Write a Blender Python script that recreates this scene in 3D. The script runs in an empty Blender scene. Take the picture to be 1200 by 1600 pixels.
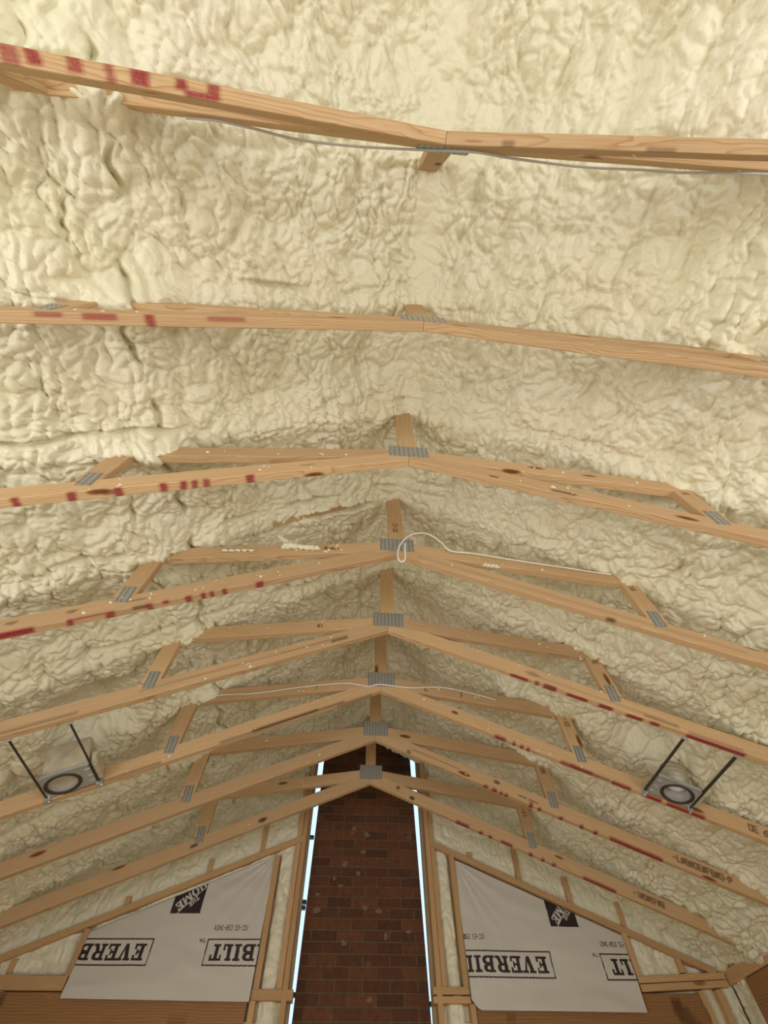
import bpy, math, random
import numpy as np
from mathutils import Vector, Matrix

random.seed(7)
rng = np.random.default_rng(7)
C = bpy.context.scene.collection
scene = bpy.context.scene
H = 3.55            # height of the truss peaks (underside) above the floor
S = 0.6096          # truss spacing
T = 0.038           # lumber thickness

# ------------------------------------------------------------------ camera
cam_d = bpy.data.cameras.new('camera')
cam = bpy.data.objects.new('camera', cam_d)
C.objects.link(cam)
scene.camera = cam
PA, RB, YC = 1.01734901, -1.69594376e-02, -9.19009302e-02   # pitch up, roll, yaw
Fv = Vector((0, math.cos(PA), math.sin(PA)))
Uv = Vector((0, -math.sin(PA), math.cos(PA)))
Rv = Vector((1, 0, 0))
Mz = Matrix.Rotation(YC, 3, 'Z')
Fv, Uv, Rv = Mz @ Fv, Mz @ Uv, Mz @ Rv
R2 = math.cos(RB) * Rv + math.sin(RB) * Uv
U2 = -math.sin(RB) * Rv + math.cos(RB) * Uv
cam.matrix_world = Matrix.Translation((-0.2063, 0.3229, H - 1.9623)) @ Matrix((R2, U2, -Fv)).transposed().to_4x4()
cam_d.sensor_fit = 'VERTICAL'
cam_d.sensor_height = 36.0
cam_d.lens = 36.0 * 681.224 / 1600
cam_d.clip_start = 0.02

# ------------------------------------------------------------------ world, daylight, exposure
scene.view_settings.view_transform = 'Standard'
scene.view_settings.look = 'None'
scene.view_settings.gamma = 1.0
scene.view_settings.use_curve_mapping = False
scene.view_settings.exposure = -0.12
w = bpy.data.worlds.new('world')
scene.world = w
w.use_nodes = True
w.node_tree.nodes['Background'].inputs[0].default_value = (0.50, 0.72, 1.0, 1)
w.node_tree.nodes['Background'].inputs[1].default_value = 1.7


def area(name, loc, direction, sx, sy, watts, col):
    d = bpy.data.lights.new(name, 'AREA')
    d.shape = 'RECTANGLE'
    d.size, d.size_y = sx, sy
    d.energy = watts
    d.color = col
    o = bpy.data.objects.new(name, d)
    o.location = loc
    o.rotation_euler = Vector(direction).to_track_quat('-Z', 'Y').to_euler()
    C.objects.link(o)
    return o


DAY = (1.0, 0.95, 0.86)
# daylight entering by the openings of the room: patio opening behind, windows left and right
area('daylight_back', (0.0, -2.96, 1.15), (0, 1, -0.02), 3.3, 2.1, 34, DAY)
area('daylight_left', (-2.64, -0.3, 1.35), (1, 0, 0.12), 2.9, 1.4, 80, DAY)
area('daylight_right', (2.64, -0.7, 1.35), (-1, 0, 0.12), 2.3, 1.4, 66, DAY)


# ------------------------------------------------------------------ object helpers
def tag(o, label=None, cat=None, group=None, kind=None):
    if label: o['label'] = label
    if cat: o['category'] = cat
    if group: o['group'] = group
    if kind: o['kind'] = kind
    return o


def empty(name, loc, label, cat, group=None):
    o = bpy.data.objects.new(name, None)
    o.empty_display_size = 0.05
    o.location = loc
    C.objects.link(o)
    return tag(o, label, cat, group)


def link(name, verts, faces, mats, parent=None, M=None, smooth=False, attrs=None, midx=None):
    me = bpy.data.meshes.new(name)
    me.from_pydata([tuple(v) for v in verts], [], faces)
    if not isinstance(mats, (list, tuple)): mats = [mats]
    for m in mats: me.materials.append(m)
    if midx is not None:
        me.polygons.foreach_set('material_index', midx)
    if smooth:
        me.polygons.foreach_set('use_smooth', [True] * len(me.polygons))
    for k, a in (attrs or {}).items():
        at = me.attributes.new(k, 'FLOAT', 'POINT')
        at.data.foreach_set('value', np.asarray(a, dtype=np.float32))
    me.update()
    o = bpy.data.objects.new(name, me)
    C.objects.link(o)
    if parent is not None: o.parent = parent
    if M is not None:
        if parent is not None:
            acc = Matrix.Identity(4)
            q = parent
            chain = []
            while q is not None:
                chain.append(q.matrix_basis.copy()); q = q.parent
            for b in reversed(chain): acc = acc @ b
            M = acc.inverted() @ M
        o.matrix_basis = M
    return o


def grid_mesh(name, P, mats, attrs=None, parent=None):
    """P: array (n, m, 3) -> smooth quad sheet."""
    n, m = P.shape[:2]
    me = bpy.data.meshes.new(name)
    V = P.reshape(-1, 3).astype(np.float32)
    i = np.arange(n - 1)[:, None] * m + np.arange(m - 1)[None, :]
    Fq = np.stack([i, i + m, i + m + 1, i + 1], -1).reshape(-1, 4)
    me.vertices.add(len(V)); me.vertices.foreach_set('co', V.ravel())
    me.loops.add(Fq.size); me.loops.foreach_set('vertex_index', Fq.ravel().astype(np.int32))
    me.polygons.add(len(Fq))
    me.polygons.foreach_set('loop_start', (np.arange(len(Fq)) * 4).astype(np.int32))
    me.polygons.foreach_set('use_smooth', np.ones(len(Fq), dtype=bool))
    me.update(calc_edges=True)
    for k, a in (attrs or {}).items():
        at = me.attributes.new(k, 'FLOAT', 'POINT')
        at.data.foreach_set('value', np.asarray(a, dtype=np.float32).ravel())
    me.materials.append(mats)
    o = bpy.data.objects.new(name, me)
    C.objects.link(o)
    if parent is not None: o.parent = parent
    return o


class MB:
    """collects simple solids into one mesh"""
    def __init__(s): s.v, s.f = [], []

    def add(s, v, f):
        k = len(s.v); s.v += [tuple(q) for q in v]; s.f += [tuple(i + k for i in g) for g in f]

    def box(s, x0, x1, y0, y1, z0, z1, c=0.0):
        if c <= 0:
            v = [(x, y, z) for x in (x0, x1) for y in (y0, y1) for z in (z0, z1)]
            s.add(v, [(0, 1, 3, 2), (4, 6, 7, 5), (0, 4, 5, 1), (2, 3, 7, 6), (0, 2, 6, 4), (1, 5, 7, 3)])
            return
        # chamfered box
        pts = {}
        v, f = [], []
        X, Y, Z = (x0, x1), (y0, y1), (z0, z1)
        for i in (0, 1):
            for j in (0, 1):
                for k in (0, 1):
                    sx, sy, sz = (c, -c)[i], (c, -c)[j], (c, -c)[k]
                    pts[i, j, k, 0] = len(v); v.append((X[i], Y[j] + sy, Z[k] + sz))
                    pts[i, j, k, 1] = len(v); v.append((X[i] + sx, Y[j], Z[k] + sz))
                    pts[i, j, k, 2] = len(v); v.append((X[i] + sx, Y[j] + sy, Z[k]))
        for i in (0, 1):
            q = [pts[i, j, k, 0] for j, k in ((0, 0), (1, 0), (1, 1), (0, 1))]; f.append(q[::-1] if i == 0 else q)
            q = [pts[j, i, k, 1] for j, k in ((0, 0), (1, 0), (1, 1), (0, 1))]; f.append(q if i == 0 else q[::-1])
            q = [pts[j, k, i, 2] for j, k in ((0, 0), (1, 0), (1, 1), (0, 1))]; f.append(q[::-1] if i == 0 else q)
        for a in (0, 1):
            for b in (0, 1):
                f.append([pts[a, b, 0, 0], pts[a, b, 1, 0], pts[a, b, 1, 1], pts[a, b, 0, 1]])
                f.append([pts[a, 0, b, 0], pts[a, 1, b, 0], pts[a, 1, b, 2], pts[a, 0, b, 2]])
                f.append([pts[0, a, b, 1], pts[1, a, b, 1], pts[1, a, b, 2], pts[0, a, b, 2]])
                for k in (0, 1): f.append([pts[a, b, k, 0], pts[a, b, k, 1], pts[a, b, k, 2]])
        s.add(v, f)

    def tube(s, path, r, n=10, closed_ends=True):
        path = [Vector(p) for p in path]
        rr = r if isinstance(r, (list, tuple)) else [r] * len(path)
        t = (path[1] - path[0]).normalized()
        nrm = t.orthogonal().normalized()
        v = []
        for i, p in enumerate(path):
            t2 = (path[min(i + 1, len(path) - 1)] - path[max(i - 1, 0)]).normalized()
            nrm = (nrm - nrm.dot(t2) * t2).normalized()
            b = t2.cross(nrm)
            for k in range(n):
                a = 2 * math.pi * k / n
                v.append(p + rr[i] * (math.cos(a) * nrm + math.sin(a) * b))
        f = []
        for i in range(len(path) - 1):
            for k in range(n):
                f.append((i * n + k, i * n + (k + 1) % n, (i + 1) * n + (k + 1) % n, (i + 1) * n + k))
        if closed_ends:
            f.append(tuple(range(n))[::-1]); f.append(tuple((len(path) - 1) * n + k for k in range(n)))
        s.add(v, f)

    def lathe(s, prof, c=(0, 0), n=40):
        """profile [(r, z)] turned about the local z axis at c"""
        v = [(c[0] + r * math.cos(2 * math.pi * k / n), c[1] + r * math.sin(2 * math.pi * k / n), z) for r, z in prof for k in range(n)]
        f = [(i * n + k, i * n + (k + 1) % n, (i + 1) * n + (k + 1) % n, (i + 1) * n + k) for i in range(len(prof) - 1) for k in range(n)]
        s.add(v, f)

    def build(s, name, mat, parent=None, M=None, smooth=False):
        return link(name, s.v, s.f, mat, parent, M, smooth)


def catmull(pts, n=8):
    P = [Vector(p) for p in pts]
    P = [2 * P[0] - P[1]] + P + [2 * P[-1] - P[-2]]
    out = []
    for i in range(1, len(P) - 2):
        for k in range(n):
            t = k / n
            a, b, c, d = P[i - 1], P[i], P[i + 1], P[i + 2]
            out.append(0.5 * ((2 * b) + (c - a) * t + (2 * a - 5 * b + 4 * c - d) * t * t + (3 * b - a - 3 * c + d) * t ** 3))
    out.append(P[-2])
    return out


# ------------------------------------------------------------------ numpy noise
def _hash(ix, iy, seed):
    h = (ix.astype(np.int64) * 374761393 + iy.astype(np.int64) * 668265263 + seed * 1442695041) & 0xffffffff
    h = ((h ^ (h >> 13)) * 1274126177) & 0xffffffff
    h = h ^ (h >> 16)
    return h


def perlin(x, y, seed=0):
    ix, iy = np.floor(x), np.floor(y)
    fx, fy = x - ix, y - iy
    u = fx * fx * fx * (fx * (fx * 6 - 15) + 10); v = fy * fy * fy * (fy * (fy * 6 - 15) + 10)

    def g(dx, dy):
        a = _hash(ix + dx, iy + dy, seed).astype(np.float64) * (2 * np.pi / 4294967296.0)
        return np.cos(a) * (fx - dx) + np.sin(a) * (fy - dy)
    a = g(0, 0) * (1 - u) + g(1, 0) * u
    b = g(0, 1) * (1 - u) + g(1, 1) * u
    return (a * (1 - v) + b * v) * 1.5


def worley(x, y, seed=0):
    ix, iy = np.floor(x), np.floor(y)
    f1 = np.full(x.shape, 9.0); f2 = np.full(x.shape, 9.0)
    for dx in (-1, 0, 1):
        for dy in (-1, 0, 1):
            h = _hash(ix + dx, iy + dy, seed)
            px = ix + dx + (h & 0xffff) / 65536.0
            py = iy + dy + ((h >> 16) & 0xffff) / 65536.0
            d = np.sqrt((x - px) ** 2 + (y - py) ** 2)
            f2 = np.minimum(f2, np.maximum(f1, d)); f1 = np.minimum(f1, d)
    return f1, f2


def lump(x, y, seed, p=1.6, crease=0.25):
    """rounded lumps meeting in sharp creases; 0..1"""
    f1, f2 = worley(x, y, seed)
    return 1 - 0.95 * f1 ** p - crease * np.exp(-(f2 - f1) / 0.07)


def foam_relief(a, b, seed, big=0.20, amp=1.0, fold=0.0):
    """height of sprayed foam, metres; a, b surface coordinates; fold > 0 adds passes of the gun as folds along b"""
    wa = a + 0.045 * perlin(a * 6.5, b * 6.5, seed + 1) + 0.010 * perlin(a * 19, b * 19, seed + 2)
    wb = b + 0.045 * perlin(a * 6.5, b * 6.5, seed + 3) + 0.010 * perlin(a * 19, b * 19, seed + 4)
    f1, f2 = worley(wa / big, wb / (big * 1.1), seed + 5)
    gate = np.clip(0.35 + 1.6 * perlin(a * 4.2, b * 4.2, seed + 20), 0, 1) * (1 - 0.8 * (fold > 0))
    h = (0.056 - 0.024 * (fold > 0)) * (1 - 0.95 * f1 ** 2.2) - 0.022 * gate * np.exp(-(f2 - f1) / 0.04)
    m1 = np.clip(0.8 + 0.9 * perlin(a * 2.1, b * 2.1, seed + 6), 0.25, 1.4)
    h += 0.036 * m1 * lump(wa / .088, wb / .105, seed + 7, 2.0, 0.16)
    if fold > 0:
        fa = a + 0.12 * b + 0.030 * perlin(a * 7, b * 5, seed + 21)
        h += fold * 0.050 * lump(fa / .115, b / .55 + 0.5 * perlin(a * 9, b * 3, seed + 22), seed + 23, 1.8, 0.12)
    m2 = np.clip(0.95 + 0.9 * perlin(a * 3.1, b * 3.1, seed + 8), 0.35, 1.5)
    va = wa + 0.006 * perlin(a * 26, b * 26, seed + 9)
    vb = wb + 0.006 * perlin(a * 26, b * 26, seed + 10)
    h += 0.029 * m2 * lump(va / .040, vb / (.047 + .012 * (fold > 0)), seed + 11, 1.9, 0.18)
    w = 1 - np.abs(perlin(va * 26, vb * 26, seed + 12)) * 1.6
    h += 0.0060 * (2.1 - m2) * w
    h += 0.025 * perlin(a * 1.6, b * 1.6, seed + 13) - 0.050
    return 0.9 * amp * h


# ------------------------------------------------------------------ materials
def new_mat(name):
    m = bpy.data.materials.new(name)
    m.use_nodes = True
    nt = m.node_tree
    b = nt.nodes['Principled BSDF']
    return m, nt, b


def N(nt, typ, **kw):
    n = nt.nodes.new(typ)
    for k, v in kw.items():
        if hasattr(n, k): setattr(n, k, v)
        else: n.inputs[k].default_value = v
    return n


def math_n(nt, op, a, b=None, c=None, clamp=False):
    n = nt.nodes.new('ShaderNodeMath'); n.operation = op; n.use_clamp = clamp
    for i, q in enumerate((a, b, c)):
        if q is None: continue
        if isinstance(q, (int, float)): n.inputs[i].default_value = q
        else: nt.links.new(q, n.inputs[i])
    return n.outputs[0]


def mix_c(nt, fac, a, b, typ='MIX'):
    n = nt.nodes.new('ShaderNodeMix'); n.data_type = 'RGBA'; n.blend_type = typ
    for i, q in ((0, fac), (6, a), (7, b)):
        if isinstance(q, (int, float)): n.inputs[i].default_value = q
        elif isinstance(q, tuple): n.inputs[i].default_value = (*q, 1) if len(q) == 3 else q
        else: nt.links.new(q, n.inputs[i])
    return n.outputs[2]


def ramp(nt, fac, stops):
    n = nt.nodes.new('ShaderNodeValToRGB')
    el = n.color_ramp.elements
    while len(el) < len(stops): el.new(0.5)
    for e, (p, c) in zip(el, stops):
        e.position = p; e.color = (*c, 1) if len(c) == 3 else c
    nt.links.new(fac, n.inputs[0])
    return n.outputs[0]


def plain(name, col, rough=0.6, metal=0.0, noise=0.0, scale=20, spec=0.5):
    m, nt, b = new_mat(name)
    b.inputs['Roughness'].default_value = rough
    b.inputs['Metallic'].default_value = metal
    b.inputs['Specular IOR Level'].default_value = spec
    tc = N(nt, 'ShaderNodeTexCoord')
    nz = N(nt, 'ShaderNodeTexNoise'); nz.inputs['Scale'].default_value = scale
    nt.links.new(tc.outputs['Object'], nz.inputs['Vector'])
    lo = tuple(c * (1 - noise) for c in col); hi = tuple(min(1, c * (1 + noise)) for c in col)
    nt.links.new(ramp(nt, nz.outputs['Fac'], [(0.3, lo), (0.7, hi)]), b.inputs['Base Color'])
    return m


def foam_material():
    m, nt, b = new_mat('spray_foam')
    geo = N(nt, 'ShaderNodeNewGeometry')
    n1 = N(nt, 'ShaderNodeTexNoise'); n1.inputs['Scale'].default_value = 1.7; n1.inputs['Detail'].default_value = 4
    nt.links.new(geo.outputs['Position'], n1.inputs['Vector'])
    col = ramp(nt, n1.outputs['Fac'], [(0.32, (0.745, 0.71, 0.51)), (0.55, (0.775, 0.73, 0.545)), (0.72, (0.79, 0.735, 0.57))])
    nt.links.new(col, b.inputs['Base Color'])
    b.inputs['Roughness'].default_value = 0.42
    b.inputs['Specular IOR Level'].default_value = 0.5
    n2 = N(nt, 'ShaderNodeTexNoise'); n2.inputs['Scale'].default_value = 48; n2.inputs['Detail'].default_value = 2
    n2.inputs['Distortion'].default_value = 1.2
    nt.links.new(geo.outputs['Position'], n2.inputs['Vector'])
    bp = N(nt, 'ShaderNodeBump'); bp.inputs['Strength'].default_value = 0.25; bp.inputs['Distance'].default_value = 0.010
    nt.links.new(n2.outputs['Fac'], bp.inputs['Height'])
    nt.links.new(bp.outputs['Normal'], b.inputs['Normal'])
    return m


def wood_material(name, light, mid, dark, ring=0.0065, knots=1.0):
    """softwood cut from a log; object X runs along the grain"""
    m, nt, b = new_mat(name)
    tc = N(nt, 'ShaderNodeTexCoord')
    oi = N(nt, 'ShaderNodeObjectInfo')
    off = N(nt, 'ShaderNodeVectorMath'); off.operation = 'SCALE'
    cv = N(nt, 'ShaderNodeCombineXYZ')
    r100 = math_n(nt, 'MULTIPLY', oi.outputs['Random'], 37.0)
    nt.links.new(r100, cv.inputs[0])
    nt.links.new(math_n(nt, 'MULTIPLY', math_n(nt, 'SUBTRACT', oi.outputs['Random'], 0.5), 0.10), cv.inputs[1])
    nt.links.new(math_n(nt, 'ADD', math_n(nt, 'MULTIPLY', math_n(nt, 'FRACT', math_n(nt, 'MULTIPLY', oi.outputs['Random'], 7.31)), 0.09), 0.02), cv.inputs[2])
    add = N(nt, 'ShaderNodeVectorMath'); add.operation = 'ADD'
    nt.links.new(tc.outputs['Object'], add.inputs[0]); nt.links.new(cv.outputs[0], add.inputs[1])
    P = add.outputs[0]
    sx = N(nt, 'ShaderNodeMapping'); sx.inputs['Scale'].default_value = (1.1, 6, 6)
    nt.links.new(P, sx.inputs['Vector'])
    n1 = N(nt, 'ShaderNodeTexNoise'); n1.inputs['Scale'].default_value = 1.6; n1.inputs['Detail'].default_value = 3
    nt.links.new(sx.outputs[0], n1.inputs['Vector'])
    # knots
    sk = N(nt, 'ShaderNodeMapping'); sk.inputs['Scale'].default_value = (2.3, 7.5, 7.5)
    nt.links.new(P, sk.inputs['Vector'])
    vo = N(nt, 'ShaderNodeTexVoronoi'); vo.inputs['Scale'].default_value = 1.0
    nt.links.new(sk.outputs[0], vo.inputs['Vector'])
    d = vo.outputs['Distance']
    # ring radius
    sp = N(nt, 'ShaderNodeSeparateXYZ'); nt.links.new(P, sp.inputs[0])
    rr = math_n(nt, 'SQRT', math_n(nt, 'ADD', math_n(nt, 'POWER', math_n(nt, 'ADD', sp.outputs[1], 0.031), 2.0), math_n(nt, 'POWER', math_n(nt, 'SUBTRACT', sp.outputs[2], 0.0), 2.0)))
    kn = math_n(nt, 'MULTIPLY', math_n(nt, 'POWER', math_n(nt, 'SUBTRACT', 1.0, math_n(nt, 'MULTIPLY', d, 2.2), clamp=True), 2.0), 0.020 * knots)
    rr = math_n(nt, 'ADD', rr, math_n(nt, 'MULTIPLY', n1.outputs['Fac'], 0.055))
    rr = math_n(nt, 'ADD', rr, kn)
    fr = math_n(nt, 'FRACT', math_n(nt, 'DIVIDE', rr, ring))
    base = ramp(nt, fr, [(0.0, light), (0.45, light), (0.80, mid), (0.93, dark), (1.0, light)])
    # fine fibre streaks
    sf = N(nt, 'ShaderNodeMapping'); sf.inputs['Scale'].default_value = (6, 220, 220)
    nt.links.new(P, sf.inputs['Vector'])
    n2 = N(nt, 'ShaderNodeTexNoise'); n2.inputs['Scale'].default_value = 1.0; n2.inputs['Detail'].default_value = 2
    nt.links.new(sf.outputs[0], n2.inputs['Vector'])
    base = mix_c(nt, 0.42, base, ramp(nt, n2.outputs['Fac'], [(0.3, (0.62, 0.58, 0.55)), (0.7, (1, 1, 1))]), 'MULTIPLY')
    # board tone
    tone = math_n(nt, 'FRACT', math_n(nt, 'MULTIPLY', oi.outputs['Random'], 13.7))
    base = mix_c(nt, 1.0, base, ramp(nt, tone, [(0.0, (0.86, 0.83, 0.80)), (1.0, (1.08, 1.06, 1.02))]), 'MULTIPLY')
    kd = ramp(nt, d, [(0.0, (0.10, 0.035, 0.012)), (0.075, (0.22, 0.08, 0.025)), (0.11, (0.36, 0.18, 0.07)), (0.125, (0.55, 0.33, 0.15))])
    kmask = ramp(nt, d, [(0.0, (1, 1, 1)), (0.095, (1, 1, 1)), (0.135, (0, 0, 0))])
    if knots > 0:
        base = mix_c(nt, math_n(nt, 'MULTIPLY', kmask, min(1.0, knots)), base, kd)
    # stamped / sprayed marks carried by the board itself
    for an, colr in (('dark', (0.055, 0.022, 0.010)), ('paint', (0.27, 0.016, 0.030))):
        at = N(nt, 'ShaderNodeAttribute'); at.attribute_name = an
        n3 = N(nt, 'ShaderNodeTexNoise'); n3.inputs['Scale'].default_value = 130; n3.inputs['Detail'].default_value = 3
        nt.links.new(tc.outputs['Object'], n3.inputs['Vector'])
        v = math_n(nt, 'MULTIPLY', at.outputs['Fac'], math_n(nt, 'ADD', 0.62, math_n(nt, 'MULTIPLY', n3.outputs['Fac'], 0.6)), clamp=True)
        base = mix_c(nt, v, base, colr)
    nt.links.new(base, b.inputs['Base Color'])
    b.inputs['Roughness'].default_value = 0.62
    b.inputs['Specular IOR Level'].default_value = 0.25
    bp = N(nt, 'ShaderNodeBump'); bp.inputs['Strength'].default_value = 0.25; bp.inputs['Distance'].default_value = 0.002
    nt.links.new(n2.outputs['Fac'], bp.inputs['Height']); nt.links.new(bp.outputs['Normal'], b.inputs['Normal'])
    return m


def brick_material():
    m, nt, b = new_mat('dark_brick')
    tc = N(nt, 'ShaderNodeTexCoord')
    mp = N(nt, 'ShaderNodeMapping'); mp.inputs['Rotation'].default_value = (math.pi / 2, 0, 0)
    nt.links.new(tc.outputs['Object'], mp.inputs['Vector'])
    br = N(nt, 'ShaderNodeTexBrick')
    br.inputs['Scale'].default_value = 1.0
    br.inputs['Brick Width'].default_value = 0.203
    br.inputs['Row Height'].default_value = 0.0677
    br.inputs['Mortar Size'].default_value = 0.0055
    br.inputs['Mortar Smooth'].default_value = 0.25
    br.inputs['Bias'].default_value = -0.1
    br.inputs['Color1'].default_value = (0.150, 0.053, 0.019, 1)
    br.inputs['Color2'].default_value = (0.072, 0.027, 0.011, 1)
    br.inputs['Mortar'].default_value = (0.130, 0.082, 0.040, 1)
    nt.links.new(mp.outputs[0], br.inputs['Vector'])
    n1 = N(nt, 'ShaderNodeTexNoise'); n1.inputs['Scale'].default_value = 26; n1.inputs['Detail'].default_value = 5
    nt.links.new(tc.outputs['Object'], n1.inputs['Vector'])
    c = mix_c(nt, 0.45, br.outputs['Color'], ramp(nt, n1.outputs['Fac'], [(0.3, (0.5, 0.5, 0.5)), (0.7, (1.3, 1.25, 1.2))]), 'MULTIPLY')
    n2 = N(nt, 'ShaderNodeTexNoise'); n2.inputs['Scale'].default_value = 11; n2.inputs['Detail'].default_value = 2
    nt.links.new(tc.outputs['Object'], n2.inputs['Vector'])
    c = mix_c(nt, ramp(nt, n2.outputs['Fac'], [(0.66, (0, 0, 0)), (0.74, (0.55, 0.55, 0.55))]), c, (0.17, 0.105, 0.065))
    nt.links.new(c, b.inputs['Base Color'])
    b.inputs['Roughness'].default_value = 0.85
    bp = N(nt, 'ShaderNodeBump'); bp.inputs['Strength'].default_value = 0.8; bp.inputs['Distance'].default_value = 0.006
    nt.links.new(math_n(nt, 'SUBTRACT', math_n(nt, 'MULTIPLY', n1.outputs['Fac'], 0.5), br.outputs['Fac']), bp.inputs['Height'])
    nt.links.new(bp.outputs['Normal'], b.inputs['Normal'])
    return m


def wrap_material():
    m, nt, b = new_mat('house_wrap')
    at = N(nt, 'ShaderNodeAttribute'); at.attribute_name = 'ink'
    tc = N(nt, 'ShaderNodeTexCoord')
    nz = N(nt, 'ShaderNodeTexNoise'); nz.inputs['Scale'].default_value = 260
    nt.links.new(tc.outputs['Object'], nz.inputs['Vector'])
    base = ramp(nt, nz.outputs['Fac'], [(0.3, (0.58, 0.545, 0.475)), (0.7, (0.65, 0.61, 0.54))])
    nt.links.new(mix_c(nt, at.outputs['Fac'], base, (0.022, 0.012, 0.014)), b.inputs['Base Color'])
    b.inputs['Roughness'].default_value = 0.6
    return m


def plate_material():
    m, nt, b = new_mat('galvanised_truss_plate')
    tc = N(nt, 'ShaderNodeTexCoord')
    mp = N(nt, 'ShaderNodeMapping'); mp.inputs['Scale'].default_value = (1, 1, 1)
    nt.links.new(tc.outputs['Object'], mp.inputs['Vector'])
    wv = N(nt, 'ShaderNodeTexWave'); wv.bands_direction = 'X'; wv.inputs['Scale'].default_value = 13.5
    wv.inputs['Distortion'].default_value = 0.4
    nt.links.new(mp.outputs[0], wv.inputs['Vector'])
    n1 = N(nt, 'ShaderNodeTexNoise'); n1.inputs['Scale'].default_value = 45
    nt.links.new(tc.outputs['Object'], n1.inputs['Vector'])
    v = math_n(nt, 'ADD', math_n(nt, 'MULTIPLY', wv.outputs['Fac'], 0.65), math_n(nt, 'MULTIPLY', n1.outputs['Fac'], 0.4))
    nt.links.new(ramp(nt, v, [(0.2, (0.30, 0.30, 0.275)), (0.8, (0.44, 0.435, 0.40))]), b.inputs['Base Color'])
    b.inputs['Metallic'].default_value = 0.55
    b.inputs['Roughness'].default_value = 0.5
    bp = N(nt, 'ShaderNodeBump'); bp.inputs['Strength'].default_value = 0.4; bp.inputs['Distance'].default_value = 0.003
    nt.links.new(wv.outputs['Fac'], bp.inputs['Height']); nt.links.new(bp.outputs['Normal'], b.inputs['Normal'])
    return m


FOAM = foam_material()
WOOD = wood_material('truss_lumber', (0.645, 0.445, 0.250), (0.585, 0.385, 0.200), (0.455, 0.275, 0.130))
STUD = wood_material('wall_stud_lumber', (0.64, 0.42, 0.215), (0.55, 0.335, 0.155), (0.43, 0.245, 0.10), knots=0.7)
HEADER = wood_material('header_lumber', (0.36, 0.195, 0.080), (0.31, 0.16, 0.062), (0.24, 0.115, 0.042), ring=0.014)
BRICK = brick_material()
WRAP = wrap_material()
PLATE = plate_material()
GALV = plain('galvanised_steel', (0.62, 0.66, 0.68), 0.38, 0.75, 0.10, 14)
DARKM = plain('dark_steel', (0.055, 0.05, 0.045), 0.5, 0.3, 0.1, 30)
CANM = plain('can_metal', (0.60, 0.58, 0.58), 0.30, 0.7, 0.05, 10)
BOXM = plain('overspray_coated_steel', (0.52, 0.46, 0.33), 0.7, 0.1, 0.12, 22)
CANTAN = plain('dusty_can_metal', (0.50, 0.45, 0.34), 0.55, 0.3, 0.1, 18)
LENS = plain('frosted_lens', (0.80, 0.78, 0.78), 0.25, 0.0, 0.02, 10)
CABLE = plain('cable_sheath', (0.78, 0.76, 0.71), 0.45, 0, 0.03, 60)
GREYCABLE = plain('grey_cable_sheath', (0.52, 0.51, 0.48), 0.4, 0, 0.05, 60)
SHEATH = plain('wall_sheathing', (0.46, 0.34, 0.20), 0.8, 0, 0.15, 9)
FLOORM = plain('subfloor_panel', (0.66, 0.54, 0.37), 0.75, 0, 0.12, 3)
ROOFM = plain('roof_deck', (0.35, 0.25, 0.15), 0.85, 0, 0.15, 6)
MORTAR = plain('mortar_stain', (0.20, 0.13, 0.085), 0.9, 0, 0.2, 60)


# stamped grade marks: strokes on a 4 x 6 cell
STROKES = {
    '1': [((2, 0), (2, 6))], 'L': [((0, 6), (0, 0)), ((0, 0), (3, 0))], '-': [((0, 3), (3, 3))],
    'E': [((0, 0), (0, 6)), ((0, 6), (3, 6)), ((0, 3), (2.5, 3)), ((0, 0), (3, 0))],
    '2': [((0, 5), (1.5, 6)), ((1.5, 6), (3, 4.6)), ((3, 4.6), (0, 0)), ((0, 0), (3, 0))],
    '6': [((3, 6), (0, 3)), ((0, 3), (0, 0)), ((0, 0), (3, 0)), ((3, 0), (3, 3)), ((3, 3), (0, 3))],
    '0': [((0, 0), (0, 6)), ((0, 6), (3, 6)), ((3, 6), (3, 0)), ((3, 0), (0, 0))],
    '8': [((0, 0), (0, 6)), ((0, 6), (3, 6)), ((3, 6), (3, 0)), ((3, 0), (0, 0)), ((0, 3), (3, 3))],
    '#': [((0, 0), (0, 5)), ((1.5, 0), (1.5, 6)), ((3, 1), (3, 6)), ((0, 2), (3, 2)), ((0, 4), (3, 5))],
    '7': [((0, 6), (3, 6)), ((3, 6), (1, 0))], ' ': [],
    'F': [((0, 0), (0, 6)), ((0, 6), (3, 6)), ((0, 3), (2.5, 3))],
    'P': [((0, 0), (0, 6)), ((0, 6), (3, 6)), ((3, 6), (3, 3)), ((3, 3), (0, 3))],
    'S': [((3, 6), (0, 6)), ((0, 6), (0, 3)), ((0, 3), (3, 3)), ((3, 3), (3, 0)), ((3, 0), (0, 0))],
}


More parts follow.
